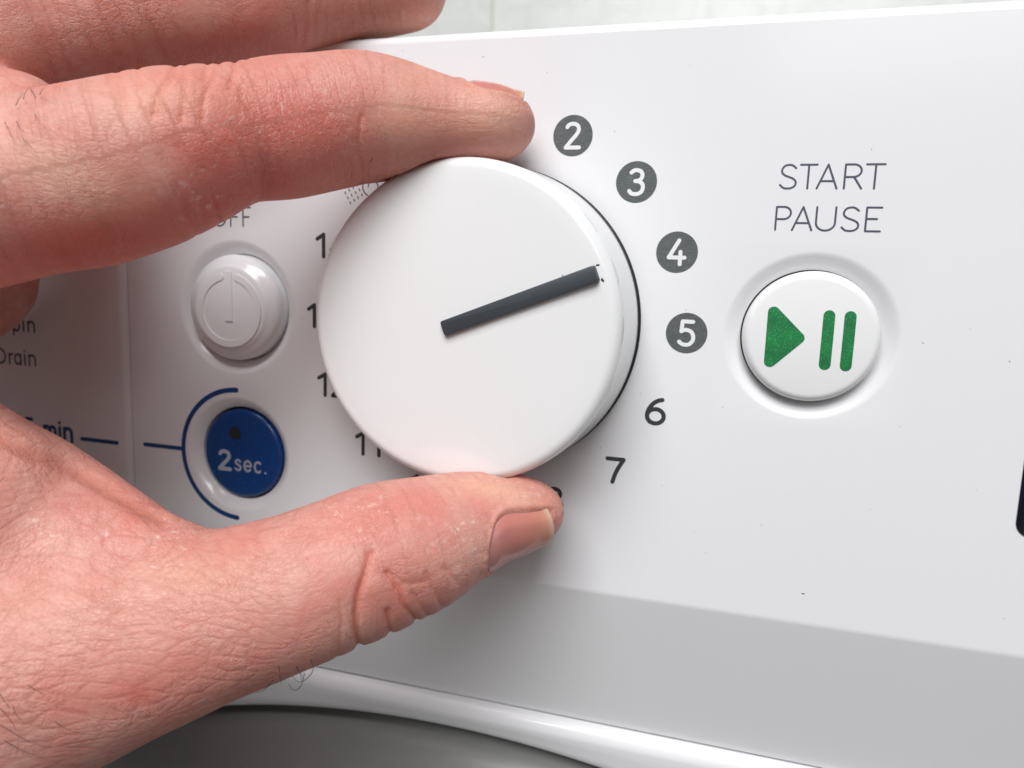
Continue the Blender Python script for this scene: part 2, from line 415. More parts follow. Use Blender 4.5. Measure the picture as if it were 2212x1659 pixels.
# --- program knob
KH = 16.1
def khf(x, z): return KH + 0.35 * max(0.0, 1 - (x * x + z * z) / 23.0 ** 2)
def kprof():
    pr = [(25.4, 1.5), (25.5, 2.2), (25.42, 4.0), (25.25, 7.0), (25.0, 10.4), (24.85, 13.6)]
    for k in range(1, 9):
        a = math.pi / 2 * k / 8; pr.append((23.0 + 1.8 * math.cos(a), 14.3 + 1.75 * math.sin(a)))
    pr += [(22.0, KH + .03), (21, khf(21, 0)), (17, khf(17, 0)), (12, khf(12, 0)), (6, khf(6, 0)), (0, khf(0, 0))]
    return pr
V, F = lathe(kprof(), 200); knob = mk('program_knob', V, F, KNOBW, WM, True, 50)
V, F = lathe([(25.72, -.2), (25.72, .5), (25.6, .62), (25.4, .75), (20, .75)], 160); mk('shadow_gap_ring', V, F, BLACKGAP, knob, True, 40)
V, F = lathe([(24.9, .7), (24.9, 2.2)], 160); mk('skirt_core', V, F, DARK, knob, True)
# pointer bar: raised, slightly wider and thicker at the outer end
pa = np.array([-2.05, -0.75]); pb = np.array([20.95, 8.35]); d = (pb - pa) / np.linalg.norm(pb - pa); nn = np.array([-d[1], d[0]])
V = []; F = []
def barring(hw, z, cut):
    pts = []
    a, b = pa + d * cut, pb - d * cut
    r = .35
    for c, s0, s1 in ((b, 1, 1), (b, 1, -1), (a, -1, -1), (a, -1, 1)):
        hwc = hw * (1.0 if s0 > 0 else .97)
        cen = c - d * s0 * r + nn * s1 * (hwc - r)
        base = math.atan2(*(d * s0 + nn * s1)[::-1]); sg = -1 if s0 * s1 > 0 else 1
        for k in range(5):
            an = base + sg * (-1) * (-math.pi / 4 + math.pi / 2 * k / 4) * (1 if True else 1)
            pts.append(cen + r * np.array([math.cos(an), math.sin(an)]))
    return pts
rings = []
for hw, hz, cut in ((1.22, -.1, -.05), (1.2, .62, .0), (1.12, .80, .06), (.98, .86, .2)):
    rg = barring(hw, hz, cut)
    rings.append([(p[0], -(khf(p[0], p[1]) + hz + .18 * ((p - pa) @ d) / 25), p[1]) for p in rg])
# order each ring by angle about the bar's centre so it runs once around
cen = (pa + pb) / 2
def key(p): 
    v = np.array([p[0], p[2]]) - cen; return math.atan2(v @ nn * 8, v @ d)
order = sorted(range(len(rings[0])), key=lambda i: key(rings[0][i])); m = len(order)
V = [rg[i] for rg in rings for i in order]
for k in range(3):
    for i in range(m): F.append((k * m + i, k * m + (i + 1) % m, (k + 1) * m + (i + 1) % m, (k + 1) * m + i))
F.append(tuple(range(3 * m, 4 * m)))
mk('pointer_bar', V, F, DARK, knob, True, 40)
a = Acc(); ribbon(a, [(20.75, 9.45), (21.05, 9.5)], .22, khf, .02); ribbon(a, [(21.6, 7.45), (21.8, 7.3)], .30, khf, .02); ribbon(a, [(21.62, 7.62), (21.7, 7.3)], .18, khf, .026); ribbon(a, [(15.9, 7.75), (16.0, 7.9)], .10, khf, .02)
a.build('ink_fleck', INK, knob, False)

# --- buttons
def dome_h(R, base, crown, edge):
    def f(x, z, c=(0, 0)):
        r = math.hypot(x - c[0], z - c[1]); return base + crown * max(0.0, 1 - (r / (R - edge)) ** 2)
    return f
def button_prof(R, wall, rim, crown, edge=1.3):
    pr = [(R, -4.5), (R, wall)]
    for k in range(1, 8):
        a = math.pi / 2 * k / 7; pr.append((R - edge + edge * math.cos(a), wall + (rim - wall) * math.sin(a)))
    for t in (.9, .75, .55, .35, .15): pr.append(((R - edge) * t, rim + crown * (1 - t * t)))
    pr.append((0, rim + crown)); return pr
c = BT['start']
V, F = lathe(button_prof(9.95, -.1, 1.35, .45, 1.3), 128, c); bs = mk('start_button', V, F, KNOBW, WM, True, 40)
hs = lambda x, z: 1.35 + .45 * max(0, 1 - ((x - c[0]) ** 2 + (z - c[1]) ** 2) / 8.65 ** 2)
def patch(name, outline, hf, m, parent, lift=.03):
    # filled flat outline as concentric rings so it follows the dome
    o = np.array([np.array(outline[i]) * (1 - t) + np.array(outline[(i + 1) % len(outline)]) * t for i in range(len(outline)) for t in (np.arange(max(1, int(np.linalg.norm(np.array(outline[i]) - np.array(outline[(i + 1) % len(outline)])) / .5))) / max(1, int(np.linalg.norm(np.array(outline[i]) - np.array(outline[(i + 1) % len(outline)])) / .5)))]); cc = o.mean(0); K = 6; V = []; F = []; n = len(o)
    for k in range(K):
        for p_ in o: q_ = cc + (p_ - cc) * (1 - k / K); V.append((q_[0], -(hf(*q_) + lift), q_[1]))
    V.append((cc[0], -(hf(*cc) + lift), cc[1]))
    for k in range(K - 1):
        for i in range(n): j = (i + 1) % n; F.append((k * n + i, k * n + j, (k + 1) * n + j, (k + 1) * n + i))
    for i in range(n): F.append(((K - 1) * n + i, (K - 1) * n + (i + 1) % n, K * n))
    return mk(name, V, F, m, parent, True)
def rpoly(pts, r, n=8):
    out = []; N = len(pts); pts = [np.array(p, float) for p in pts]
    for i in range(N):
        p0, p1, p2 = pts[i - 1], pts[i], pts[(i + 1) % N]
        a = (p0 - p1) / np.linalg.norm(p0 - p1); b = (p2 - p1) / np.linalg.norm(p2 - p1)
        th = math.acos(np.clip(a @ b, -1, 1)) / 2; dd = r / math.tan(th); bis = (a + b) / np.linalg.norm(a + b); cen = p1 + bis * r / math.sin(th)
        a0 = math.atan2(*(p1 + a * dd - cen)[::-1]); a1 = math.atan2(*(p1 + b * dd - cen)[::-1])
        while a1 - a0 > math.pi: a1 -= 2 * math.pi
        while a1 - a0 < -math.pi: a1 += 2 * math.pi
        for k in range(n + 1): t = a0 + (a1 - a0) * k / n; out.append(cen + r * np.array([math.cos(t), math.sin(t)]))
    return out
patch('play_symbol', rpoly([(44.95, 5.55), (44.98, -6.1), (50.85, -.18)], .85), hs, GREEN, bs)
for xc in (53.66, 56.60):
    zt_, zb_ = 4.2, -4.8
    w_ = .83
    o = arc(xc, zt_ - w_, w_, w_, 0, 180, 10) + arc(xc, zb_ + w_, w_, w_, 180, 360, 10)
    patch('pause_bar', o, hs, GREEN, bs)
c2 = BT['power']
V, F = lathe([(10.05, -4.5), (10.05, -.1), (9.95, .35), (9.6, .85), (9.0, 1.25), (8.5, 1.5), (8.1, 1.70), (7.85, 1.92), (7.5, 2.03), (6.9, 2.06), (0, 2.1)], 128, c2)
bp_ = mk('power_button', V, F, WHITE, WM, True, 40)
hp = lambda x, z: 2.06
a = Acc(); ribbon(a, [(c2[0] + q[0], c2[1] + q[1]) for q in arc(0, -.4, 6.35, 6.35, 106, 434, 72)], 1.25, hp, 0, .20)
bw_ = .82; q_ = [(c2[0] - bw_, c2[1] - 2.5), (c2[0] + bw_, c2[1] - 2.5), (c2[0] + bw_, c2[1] + 6.75), (c2[0] - bw_, c2[1] + 6.75)]
a.add([(x, -2.28, z) for x, z in q_] + [(c2[0] + (x - c2[0]) * 1.06, -2.0, z + (.05 if z > c2[1] else -.05)) for x, z in q_], [(0, 1, 2, 3), (0, 1, 5, 4), (1, 2, 6, 5), (2, 3, 7, 6), (3, 0, 4, 7)])
a.build('power_symbol', WHITE, bp_, True, 35)
c3 = (bx, dz)
V, F = lathe([(8.95, -5), (8.95, -2.0), (8.8, -1.45), (8.5, -1.2), (8.0, -1.12), (0, -1.05)], 128, c3)
bd = mk('delay_button', V, F, BLUE, WM, True, 40)
hd = lambda x, z: -1.05 - .07 * ((x - bx) ** 2 + (z - dz) ** 2) / 64
a = Acc(); a.add([(bx - 1.5, 1.01, dz + 4.0)] + [(bx - 1.5 + 1.38 * math.cos(t), 1.03, dz + 4.0 + 1.32 * math.sin(t)) for t in np.linspace(0, 2 * math.pi, 32, endpoint=False)], [(0, 1 + i, 1 + (i + 1) % 32) for i in range(32)])
a.build('indicator_light', BLACKGAP, bd, False)
a = Acc(); glyph(a, '2', bx - 5.2, bx - 2.75, dz - 3.45, 3.55, .80, hd); a.build('numeral', PALEINK, bd, False)
word('lettering', [('s', bx - 1.5, bx - .3), ('e', bx + .55, bx + 2.1), ('c', bx + 2.95, bx + 4.25), ('.', bx + 5.3, None)], dz - 3.4, 2.9, .44, PALEINK, bd, hd)
# --- ink on the panel
a = Acc(); ribbon(a, arc(bx, dz, 12.85, 12.85, 91, 268, 80), .98, flat); ribbon(a, [(-73.3, -29.05), (bx - 12.85, -29.05)], .84, flat, .034)
a.build('delay_ring_line', BLUEINK, panel, False)
a = Acc(); ribbon(a, [(-88.2, -29.1), (-79.1, -29.1)], .84, flat); a.build('delay_line', BLUEINK, drawer, False)
word('start_lettering', [('S', 45.2, 47.45), ('T', 47.95, 50.25), ('A', 50.4, 53.15), ('R', 54.15, 56.5), ('T', 57.0, 59.45)], 22.08, 3.45, .29, INKTHIN, panel)
word('pause_lettering', [('P', 45.05, 47.15), ('A', 47.45, 50.2), ('U', 50.75, 53.4), ('S', 54.35, 56.65), ('E', 57.6, 59.6)], 15.95, 3.42, .29, INKTHIN, panel)
word('off_lettering', [('O', -55.7, -52.9), ('F', -51.85, -50.1), ('F', -49.15, -47.6)], 15.05, 3.45, .30, INKTHIN, panel)
word('spin_lettering', [('S', -107.6, -105.9), ('p', -104.9, -103.3), ('i', -102.2, None), ('n', -100.9, -99.3)], -7.4, 3.0, .42, INK, drawer)
word('drain_lettering', [('D', -109.7, -107.6), ('r', -106.5, -105.6), ('a', -105.0, -103.4), ('i', -102.3, None), ('n', -101.1, -99.5)], -14.5, 3.0, .42, INK, drawer)
word('minute_lettering', [('1', -105.8, -104.6), ('5', -103.2, -101.2), ('m', -98.0, -95.1), ('i', -93.9, None), ('n', -92.7, -90.8)], -30.0, 3.9, .78, BLUEINK, drawer)
RR, TH0, DTH, BR = 33.0, 66.797, 22.533, 3.24
def badge(k, txt):
    an = math.radians(TH0 - (k - 2) * DTH); x, z = RR * math.cos(an), RR * math.sin(an)
    V = [(x, -.02, z)] + [(x + BR * math.cos(t), -.02, z + BR * math.sin(t)) for t in np.linspace(0, 2 * math.pi, 64, endpoint=False)]
    o = mk('number_badge', V, [(0, 1 + i, 1 + (i + 1) % 64) for i in range(64)], BADGE, panel, False)
    a = Acc(); wd = G(txt)[0] * 3.7; glyph(a, txt, x - wd / 2 + (-.25 if txt == '1' else 0), x + wd / 2, z - 1.85, 3.7, .62, flat, .045)
    a.build('numeral', WHITE, o, False)
for k in (1, 2, 3, 4, 5): badge(k, str(k))
def num(items, zb): 
    a = Acc()
    for ch, x0, x1 in items: glyph(a, ch, x0, x1, zb, 3.95, .70)
    a.build('program_number', INK, panel, False)
num([('6', 27.6, 30.3)], -15.5); num([('7', 21.5, 24.2)], -26.1); num([('8', 11.2, 14.0)], -32.4)
num([('9', -1.4, 1.2)], -35.2); num([('1', -14.2, -13.0), ('0', -11.5, -8.9)], -33.0)
num([('1', -25.25, -23.95), ('1', -21.9, -20.72)], -26.05)
num([('1', -33.2, -31.85), ('2', -30.3, -27.8)], -15.6)
num([('1', -35.3, -34.1), ('3', -32.4, -30.0)], -2.9)
num([('1', -33.5, -32.2), ('4', -30.7, -28.0)], 9.9)
# spin symbol of drops and a swirl beside the knob
a = Acc()
for i in range(4):
    for j in range(3):
        x, z = -27.85 + i * .765 + j * .50, 21.22 + i * .463 - j * .86; ribbon(a, [(x - .09, z + .17), (x + .09, z - .17)], .20, flat)
ribbon(a, catmull([(-23.3, 23.95), (-24.1, 23.3), (-24.42, 22.4), (-24.25, 21.6), (-23.55, 20.85), (-22.4, 20.45)], 8), .22, flat)
ribbon(a, catmull([(-23.37, 22.3), (-23.15, 23.0), (-22.35, 23.3), (-21.65, 22.85), (-21.5, 22.2), (-21.9, 21.5)], 8), .22, flat, .034)
a.build('spin_symbol', INK, panel, False)
# stray specks of dirt lying on the white plastic
a = Acc()
rs = np.random.RandomState(4)
for u, v, s in ((1737,1283,.20),(1045,123,.10),(1182,157,.09),(1340,548,.08),(1300,550,.09),(1330,700,.06),(1385,850,.06),(1880,1100,.06),(870,110,.08),(1560,880,.07),(1430,1050,.07),(655,690,.08),(1700,1070,.06),(2110,1060,.07),(1500,1150,.06)):
    p_ = P(u, v, 0); t = rs.uniform(0, 3.1); L = s * rs.uniform(.8, 2.2)
    ribbon(a, [(p_[0], p_[2]), (p_[0] + L * math.cos(t), p_[2] + L * math.sin(t))], s * .8, flat, .025)
for _ in range(22):
    x, z = rs.uniform(-30, 85), rs.uniform(-44, 46); t = rs.uniform(0, 3.1); L_ = rs.uniform(.05, .28)
    if math.hypot(x, z) < 26.5 or math.hypot(x - sx, z) < 13: continue
    ribbon(a, [(x, z), (x + L_ * math.cos(t), z + L_ * math.sin(t))], rs.uniform(.04, .08), flat, .025)
a.build('dirt_specks', INK, panel, False)['kind'] = 'stuff'

# ------------------------------------------------------------ tiled wall behind
wall = Acc(); wall.add(*box(-1500, 1500, 603.2, 700, -850, 1600)); wo = wall.build('wall', GROUT, None, False)
wo['kind'] = 'structure'
tb = None; jx, jz = -201.5, 40.0; TW, TH = 640.0, 330.0
for i in range(-2, 2):
    for j in range(-1, 3):
        if tb is None:
            me = bpy.data.meshes.new('tile'); V, F = box(1.6, TW - 1.6, 0, 8, 1.6, TH - 1.6)
            me.from_pydata([tuple(c * MM for c in v) for v in V], [], F)
            bm = bmesh.new(); bm.from_mesh(me); bmesh.ops.recalc_face_normals(bm, faces=bm.faces); bmesh.ops.bevel(bm, geom=bm.edges[:], offset=.0012, segments=2, affect='EDGES'); bm.to_mesh(me); bm.free()
            me.materials.append(TILE); tb = me
        o = bpy.data.objects.new('tile', tb); COL.objects.link(o); o.parent = wo; o.location = ((jx + i * TW) * MM, .600, (jz + j * TH) * MM)
floor = mk('floor', [(-2500, -2500, -851), (2500, -2500, -851), (2500, 800, -851), (-2500, 800, -851)], [(0, 1, 2, 3)], plastic('grey_floor', (.35, .34, .32), .5), None, False); floor['kind'] = 'structure'

# ------------------------------------------------------------ the hand: one continuous skin grown round finger bones
# stations: (u, v, half width, h) -> centre on the sight line at height h over the panel, radius in mm
def st(u, v, rp, h, w=1.0):
    p = P(u, v, h); return (p[0], p[1], p[2], rp * depth(p) / FD, w)
HAND_VIS = {
 'index': [(1092,268,64,8.5,1.25),(1062,270,78,9.5,1.25),(1000,269,84,10.5,1.2),(920,265,102,12.5,1.15),(840,258,124,15,1.08),(770,256,134,17.5,1.05),(690,268,139,21,1.03),(600,282,144,24.5,1.0),(500,294,142,29,1.0),(420,316,160,33,1.0),(330,346,177,36,1.0),(200,382,188,40,1.0),(60,404,188,44,1.0),(-120,420,215,49,1.0)],
 'thumb': [(1158,1106,60,12,1.15),(1115,1110,82,13.5,1.2),(1050,1118,98,16,1.2),(980,1144,118,19.5,1.12),(900,1178,142,24,1.05),(820,1204,157,27.5,1.0),(720,1242,160,31.5,1.0),(600,1286,166,35.5,1.0),(480,1325,176,39,1.0),(360,1366,190,42,1.0),(230,1395,222,45,1.0),(80,1420,270,48,1.0),(-120,1440,320,52,1.0)],
 'middle': [(872,-30,92,-4.5,1.05),(810,-28,100,-3.5,1.1),(730,-24,108,-1,1.05),(655,-20,112,3,1.0),(560,-8,128,8.5,1.0),(450,0,136,12.5,1.0),(350,8,142,15.5,1.0),(240,20,156,18,1.0),(120,40,170,21,1.0),(-40,70,190,27,1.0)],
 'web': [(352,1190,66,40,1.0),(270,1130,66,39,1.0),(190,1072,66,38.5,1.0),(90,1012,62,38,1.0),(-30,960,66,38,1.0),(-160,880,90,40,1.0),(-240,760,120,44,1.0),(-250,600,150,48,1.0)],
 'ring': [(-190,480,150,24,1.0),(-75,560,125,17,1.0),(-38,622,97,14,1.0),(-78,688,70,17,1.0)],
}
HAND_OFF = {    # the part of the hand outside the frame, in mm
 'index': [(-74,-55,12,14,1.0),(-100,-62,6,16,1.0),(-140,-68,-6,19,1.0),(-165,-70,-12,21,1.0)],
 'thumb': [(-80,-57,-40,18,1.0),(-110,-62,-26,20,1.0),(-140,-66,-15,20,1.0),(-165,-70,-12,21,1.0)],
 'middle': [(-98,-34,32,13.5,1.0),(-130,-48,12,16,1.0),(-165,-60,-4,20,1.0)],
 'web': [(-90,-52,0,16,1.0),(-130,-60,-6,22,1.0)],
 'ring': [],
}
CH = {k: [st(*s) for s in v] + [tuple(map(float, q)) for q in HAND_OFF[k]] for k, v in HAND_VIS.items()}
CH['fill'] = [st(*s) for s in [(335,1262,100,41.5),(230,1225,130,43),(110,1190,165,44.5),(-20,1150,210,47),(-160,1100,260,50)]] + [(-100,-56,-14,20,1.0),(-140,-62,-8,22,1.0)]
CH['ring'] = [tuple(map(float, q)) for q in [(-165,-52,0,15,1),(-130,-38,10,12,1),(-102,-26,16,11.5,1)]] + CH['ring']
CH['pinky'] = [tuple(map(float, q)) for q in [(-165,-48,0,14,1),(-140,-30,12,11,1),(-122,-16,16,9.5,1),(-112,-11.5,8,8.5,1),(-108,-12.5,-3,7.5,1),(-114,-17,-11,6.5,1)]]
def dense(stn, n=3):
    return [tuple(q) for q in catmull([np.array(s) for s in stn], n)]
def chain_axis(name): return np.array(dense(CH[name], 6))
VX = 0.55
lo = np.array([-172., -112., -84.]); hi = np.array([26., 16., 78.])
dims = np.ceil((hi - lo) / VX).astype(int)
FLD = np.full(dims, 12.0, np.float32)
gx, gy, gz = [(lo[i] + VX * np.arange(dims[i])).astype(np.float32) for i in range(3)]
def smin(a, b, k):
    h = np.clip(.5 + .5 * (b - a) / k, 0, 1); return b + (a - b) * h - k * h * (1 - h)
LAT = np.array([0., 1., 0.])
def chain_field(stn, margin):
    S = dense(stn)
    mn = np.min([np.array(s[:3]) - s[3] * s[4] - margin for s in S], 0); mx = np.max([np.array(s[:3]) + s[3] * s[4] + margin for s in S], 0)
    i0 = np.maximum(0, ((mn - lo) / VX).astype(int)); i1 = np.minimum(dims, ((mx - lo) / VX).astype(int) + 2)
    f = np.full(i1 - i0, 12.0, np.float32)
    for a, b in zip(S[:-1], S[1:]):
        pa_, pb_ = np.array(a[:3]), np.array(b[:3]); ra, rb, wa, wb = a[3], b[3], a[4], b[4]
        m0 = np.minimum(pa_ - ra * wa, pb_ - rb * wb) - margin; m1 = np.maximum(pa_ + ra * wa, pb_ + rb * wb) + margin
        j0 = np.maximum(i0, ((m0 - lo) / VX).astype(int)); j1 = np.minimum(i1, ((m1 - lo) / VX).astype(int) + 2)
        if np.any(j1 <= j0): continue
        X = gx[j0[0]:j1[0], None, None] - np.float32(pa_[0]); Y = gy[None, j0[1]:j1[1], None] - np.float32(pa_[1]); Z = gz[None, None, j0[2]:j1[2]] - np.float32(pa_[2])
        ab = pb_ - pa_; L2 = max(ab @ ab, 1e-9)
        t = np.clip((X * ab[0] + Y * ab[1] + Z * ab[2]) / L2, 0, 1).astype(np.float32)
        qx = X - t * np.float32(ab[0]); qy = Y - t * np.float32(ab[1]); qz = Z - t * np.float32(ab[2])
        wm = (wa + wb) / 2
        d = np.sqrt(qx * qx + qz * qz + qy * qy / np.float32(wm * wm)) - (ra + t * (rb - ra)).astype(np.float32)
        sl = tuple(slice(j0[i] - i0[i], j1[i] - i0[i]) for i in range(3))
        f[sl] = smin(f[sl], d, .6)
    return i0, i1, f
CH['bridge'] = [(-62,-35,25,9,1.0),(-76,-38,24,13,1.0),(-92,-42,20,16,1.0),(-115,-50,12,18,1.0)]
for nm, k in (('thumb', .1), ('fill', 5.0), ('web', 4.0), ('index', 3.0), ('bridge', 4.0), ('middle', 1.6), ('pinky', 2.0), ('ring', 2.0)):
    i0, i1, f = chain_field(CH[nm], 6)
    sl = tuple(slice(i0[i], i1[i]) for i in range(3)); FLD[sl] = smin(FLD[sl], f, k)
# the knob presses into the fingertips: keep the flesh just off the plastic
def press(cyl_r, y0, y1, k=.25):
    X = gx[:, None, None]; Y = gy[None, :, None]; Z = gz[None, None, :]
    i = slice(int((-32 - lo[0]) / VX), dims[0]); j = slice(int((-22 - lo[1]) / VX), int((4 - lo[1]) / VX)); kz = slice(int((-34 - lo[2]) / VX), int((34 - lo[2]) / VX))
    dr = np.sqrt(X[i] ** 2 + Z[:, :, kz] ** 2) - cyl_r
    dy = np.maximum(Y[:, j] - y1, y0 - Y[:, j])
    d = np.maximum(dr, dy)
    FLD[i, j, kz] = np.maximum(FLD[i, j, kz], -d)
press(24.85, -16.2, 2.0)
def nets(f):
    s = f < 0
    c = [s[a:s.shape[0]-1+a, b:s.shape[1]-1+b, d:s.shape[2]-1+d] for a in (0,1) for b in (0,1) for d in (0,1)]
    anyc = c[0].copy(); allc = c[0].copy()
    for q_ in c[1:]: anyc |= q_; allc &= q_
    act = anyc & ~allc; I = np.argwhere(act)
    idx = np.full(act.shape, -1, np.int32); idx[tuple(I.T)] = np.arange(len(I))
    corners = np.array([(a, b, d) for a in (0,1) for b in (0,1) for d in (0,1)])
    vals = np.stack([f[I[:,0]+a, I[:,1]+b, I[:,2]+d] for a, b, d in corners], 1)
    acc = np.zeros((len(I), 3)); cnt = np.zeros(len(I))
    for e0 in range(8):
        for ax in range(3):
            if corners[e0][ax] == 0:
                e1 = e0 + (4, 2, 1)[ax]; v0, v1 = vals[:, e0], vals[:, e1]; m = (v0 < 0) != (v1 < 0)
                t = v0[m] / (v0[m] - v1[m]); p_ = corners[e0] + np.zeros((m.sum(), 3)); p_[:, ax] += t; acc[m] += p_; cnt[m] += 1
    Vv = (I + acc / cnt[:, None]) * VX + lo
    Q = []
    for ax in range(3):
        o1, o2 = [(1, 2), (2, 0), (0, 1)][ax]
        sl0 = [slice(1, n - 1) for n in f.shape]; sl0[ax] = slice(0, f.shape[ax] - 1)
        sl1 = list(sl0); sl1[ax] = slice(1, f.shape[ax])
        a_, b_ = s[tuple(sl0)], s[tuple(sl1)]; E = np.argwhere(a_ != b_); sg = a_[tuple(E.T)]
        E = E + np.array([0 if i == ax else 1 for i in range(3)])
        def at(d1, d2):
            e = E.copy(); e[:, o1] -= d1; e[:, o2] -= d2; return idx[tuple(e.T)]
        q_ = np.stack([at(0,0), at(1,0), at(1,1), at(0,1)], 1); q_[~sg] = q_[~sg][:, ::-1]; Q.append(q_)
    return Vv, np.concatenate(Q)
HV, HF = nets(FLD); HF = HF[(HF >= 0).all(1)]
del FLD
def neigh_smooth(V_, F_, it, lam=.5):
    e = np.concatenate([F_[:, [0, 1]], F_[:, [1, 2]], F_[:, [2, 3]], F_[:, [3, 0]]]); e = np.concatenate([e, e[:, ::-1]])
    deg = np.bincount(e[:, 0], minlength=len(V_)).astype(float)
    for _ in range(it):
        m = np.stack([np.bincount(e[:, 0], V_[e[:, 1], i], len(V_)) for i in range(3)], 1) / deg[:, None]; V_ = V_ + lam * (m - V_)
    return V_
HV = neigh_smooth(HV, HF, 3)
# rolling coordinates along each finger, for fine transverse lines
AX = {k: chain_axis(k) for k in ('index', 'thumb', 'middle')}
nC = len(HV); flow = np.zeros((nC, 3)); fdist = np.full(nC, 20.0); which = np.zeros(nC)
vis = np.nonzero(HV[:, 0] > -82)[0]; HVv = HV[vis]; fl_, fd_, wh_ = np.zeros((len(vis), 3)), np.full(len(vis), 20.0), np.zeros(len(vis))
for wi, (k, S) in enumerate(AX.items()):
    S = S[::2]; pts = S[:, :3]; sl_ = np.concatenate([[0], np.cumsum(np.linalg.norm(np.diff(pts, axis=0), axis=1))])
    for i in range(len(pts) - 1):
        a_, b_ = pts[i], pts[i + 1]; ab = b_ - a_; mn = np.minimum(a_, b_) - 22; mx = np.maximum(a_, b_) + 22
        ii = np.nonzero(((HVv > mn) & (HVv < mx)).all(1))[0]
        if len(ii) == 0: continue
        Q = HVv[ii]; t = np.clip(((Q - a_) @ ab) / (ab @ ab), 0, 1); r_ = Q - a_ - t[:, None] * ab
        dd = np.linalg.norm(r_, axis=1) - (S[i, 3] + t * (S[i + 1, 3] - S[i, 3])); m = dd < fd_[ii]; im = ii[m]
        axd = ab / np.linalg.norm(ab); e1 = np.cross(axd, [0, 0, 1.]); e1 /= np.linalg.norm(e1); e2 = np.cross(axd, e1)
        ph = np.arctan2(r_[m] @ e2, r_[m] @ e1); fd_[im] = dd[m]; wh_[im] = wi
        fl_[im, 0] = sl_[i] + t[m] * np.linalg.norm(ab); fl_[im, 1] = ph * 9.0; fl_[im, 2] = wi * 37.0
flow[vis] = fl_; fdist[vis] = fd_; which[vis] = wh_
def to_mesh(V_, F_, name):
    me = bpy.data.meshes.new(name); nV, nF = len(V_), len(F_)
    me.vertices.add(nV); me.vertices.foreach_set('co', (V_ * MM).astype(np.float32).ravel())
    me.loops.add(nF * 4); me.loops.foreach_set('vertex_index', F_.astype(np.int32).ravel())
    me.polygons.add(nF); me.polygons.foreach_set('loop_start', np.arange(0, nF * 4, 4, dtype=np.int32)); me.polygons.foreach_set('use_smooth', np.ones(nF, bool))
    me.update(calc_edges=True); return me
def split_quads(V_, F_, attrs):
    n = len(V_); e = np.concatenate([F_[:, [0, 1]], F_[:, [1, 2]], F_[:, [2, 3]], F_[:, [3, 0]]]); e.sort(1)
    code = e[:, 0].astype(np.int64) * n + e[:, 1]; uc, inv = np.unique(code, return_inverse=True); ea, eb = uc // n, uc % n; nE = len(uc); nF = len(F_)
    mids = lambda A: np.concatenate([A, (A[ea] + A[eb]) / 2, A[F_].mean(1)])
    out = mids(V_); ats = [mids(a) for a in attrs]; ei = inv.reshape(4, nF) + n; fc = np.arange(nF) + n + nE
    Q = np.concatenate([np.stack([F_[:, k], ei[k], fc, ei[(k + 3) % 4]], 1) for k in range(4)])
    return out, Q, ats
HV2, HF2, (flow, fdist, which) = split_quads(HV, HF, [flow, fdist, which])
HV2 = neigh_smooth(HV2, HF2, 2, .6)
me = to_mesh(HV2, HF2, 'person')
for nm_, arr_, ty_ in (('flow', flow, 'FLOAT_VECTOR'), ('fdist', fdist, 'FLOAT'), ('which', which, 'FLOAT')):
    at_ = me.attributes.new(nm_, ty_, 'POINT'); at_.data.foreach_set('value' if ty_ == 'FLOAT' else 'vector', np.asarray(arr_, np.float32).ravel())
nV = len(me.vertices); V = np.empty(nV * 3, np.float32); me.vertices.foreach_get('co', V); V = V.reshape(-1, 3).astype(float) / MM
def vnormals(me):
    n_ = np.empty(len(me.vertices) * 3, np.float32); me.vertices.foreach_get('normal', n_); return n_.reshape(-1, 3).astype(float)
N_ = vnormals(me)
tipf = HF[(HV[HF[:, 0], 0] > -18)]; tu, tinv = np.unique(tipf, return_inverse=True)
bvh = BVHTree.FromPolygons(HV[tu].tolist(), tinv.reshape(-1, 4).tolist())
# where each skin point stands in the photograph's frame, to seat the creases and blush and painted shade on the skin
rel = (V - CAM) @ RC.T; U_ = 1106 + FD * rel[:, 0] / rel[:, 2]; W_ = 829.5 + FD * rel[:, 1] / rel[:, 2]
facing = -((V - CAM) * N_).sum(1) / np.linalg.norm(V - CAM, axis=1)
pxmm = FD / rel[:, 2]
INF = (U_ > -80) & (U_ < 1300) & (W_ > -80) & (W_ < 1750) & (facing > -.6)
def poly_dist(pts):
    pts = np.array(catmull(pts, 6)) if len(pts) > 2 else np.array(pts, float)
    best = np.full(nV, 1e9); m = INF & (U_ > pts[:, 0].min() - 60) & (U_ < pts[:, 0].max() + 60) & (W_ > pts[:, 1].min() - 60) & (W_ < pts[:, 1].max() + 60)
    ii = np.nonzero(m)[0]; x, y = U_[ii], W_[ii]; b = np.full(len(ii), 1e9)
    for (x0, y0), (x1, y1) in zip(pts[:-1], pts[1:]):
        dx, dy = x1 - x0, y1 - y0; t = np.clip(((x - x0) * dx + (y - y0) * dy) / (dx * dx + dy * dy + 1e-9), 0, 1)
        b = np.minimum(b, np.hypot(x - x0 - t * dx, y - y0 - t * dy))
    best[ii] = b / pxmm[ii]; return best
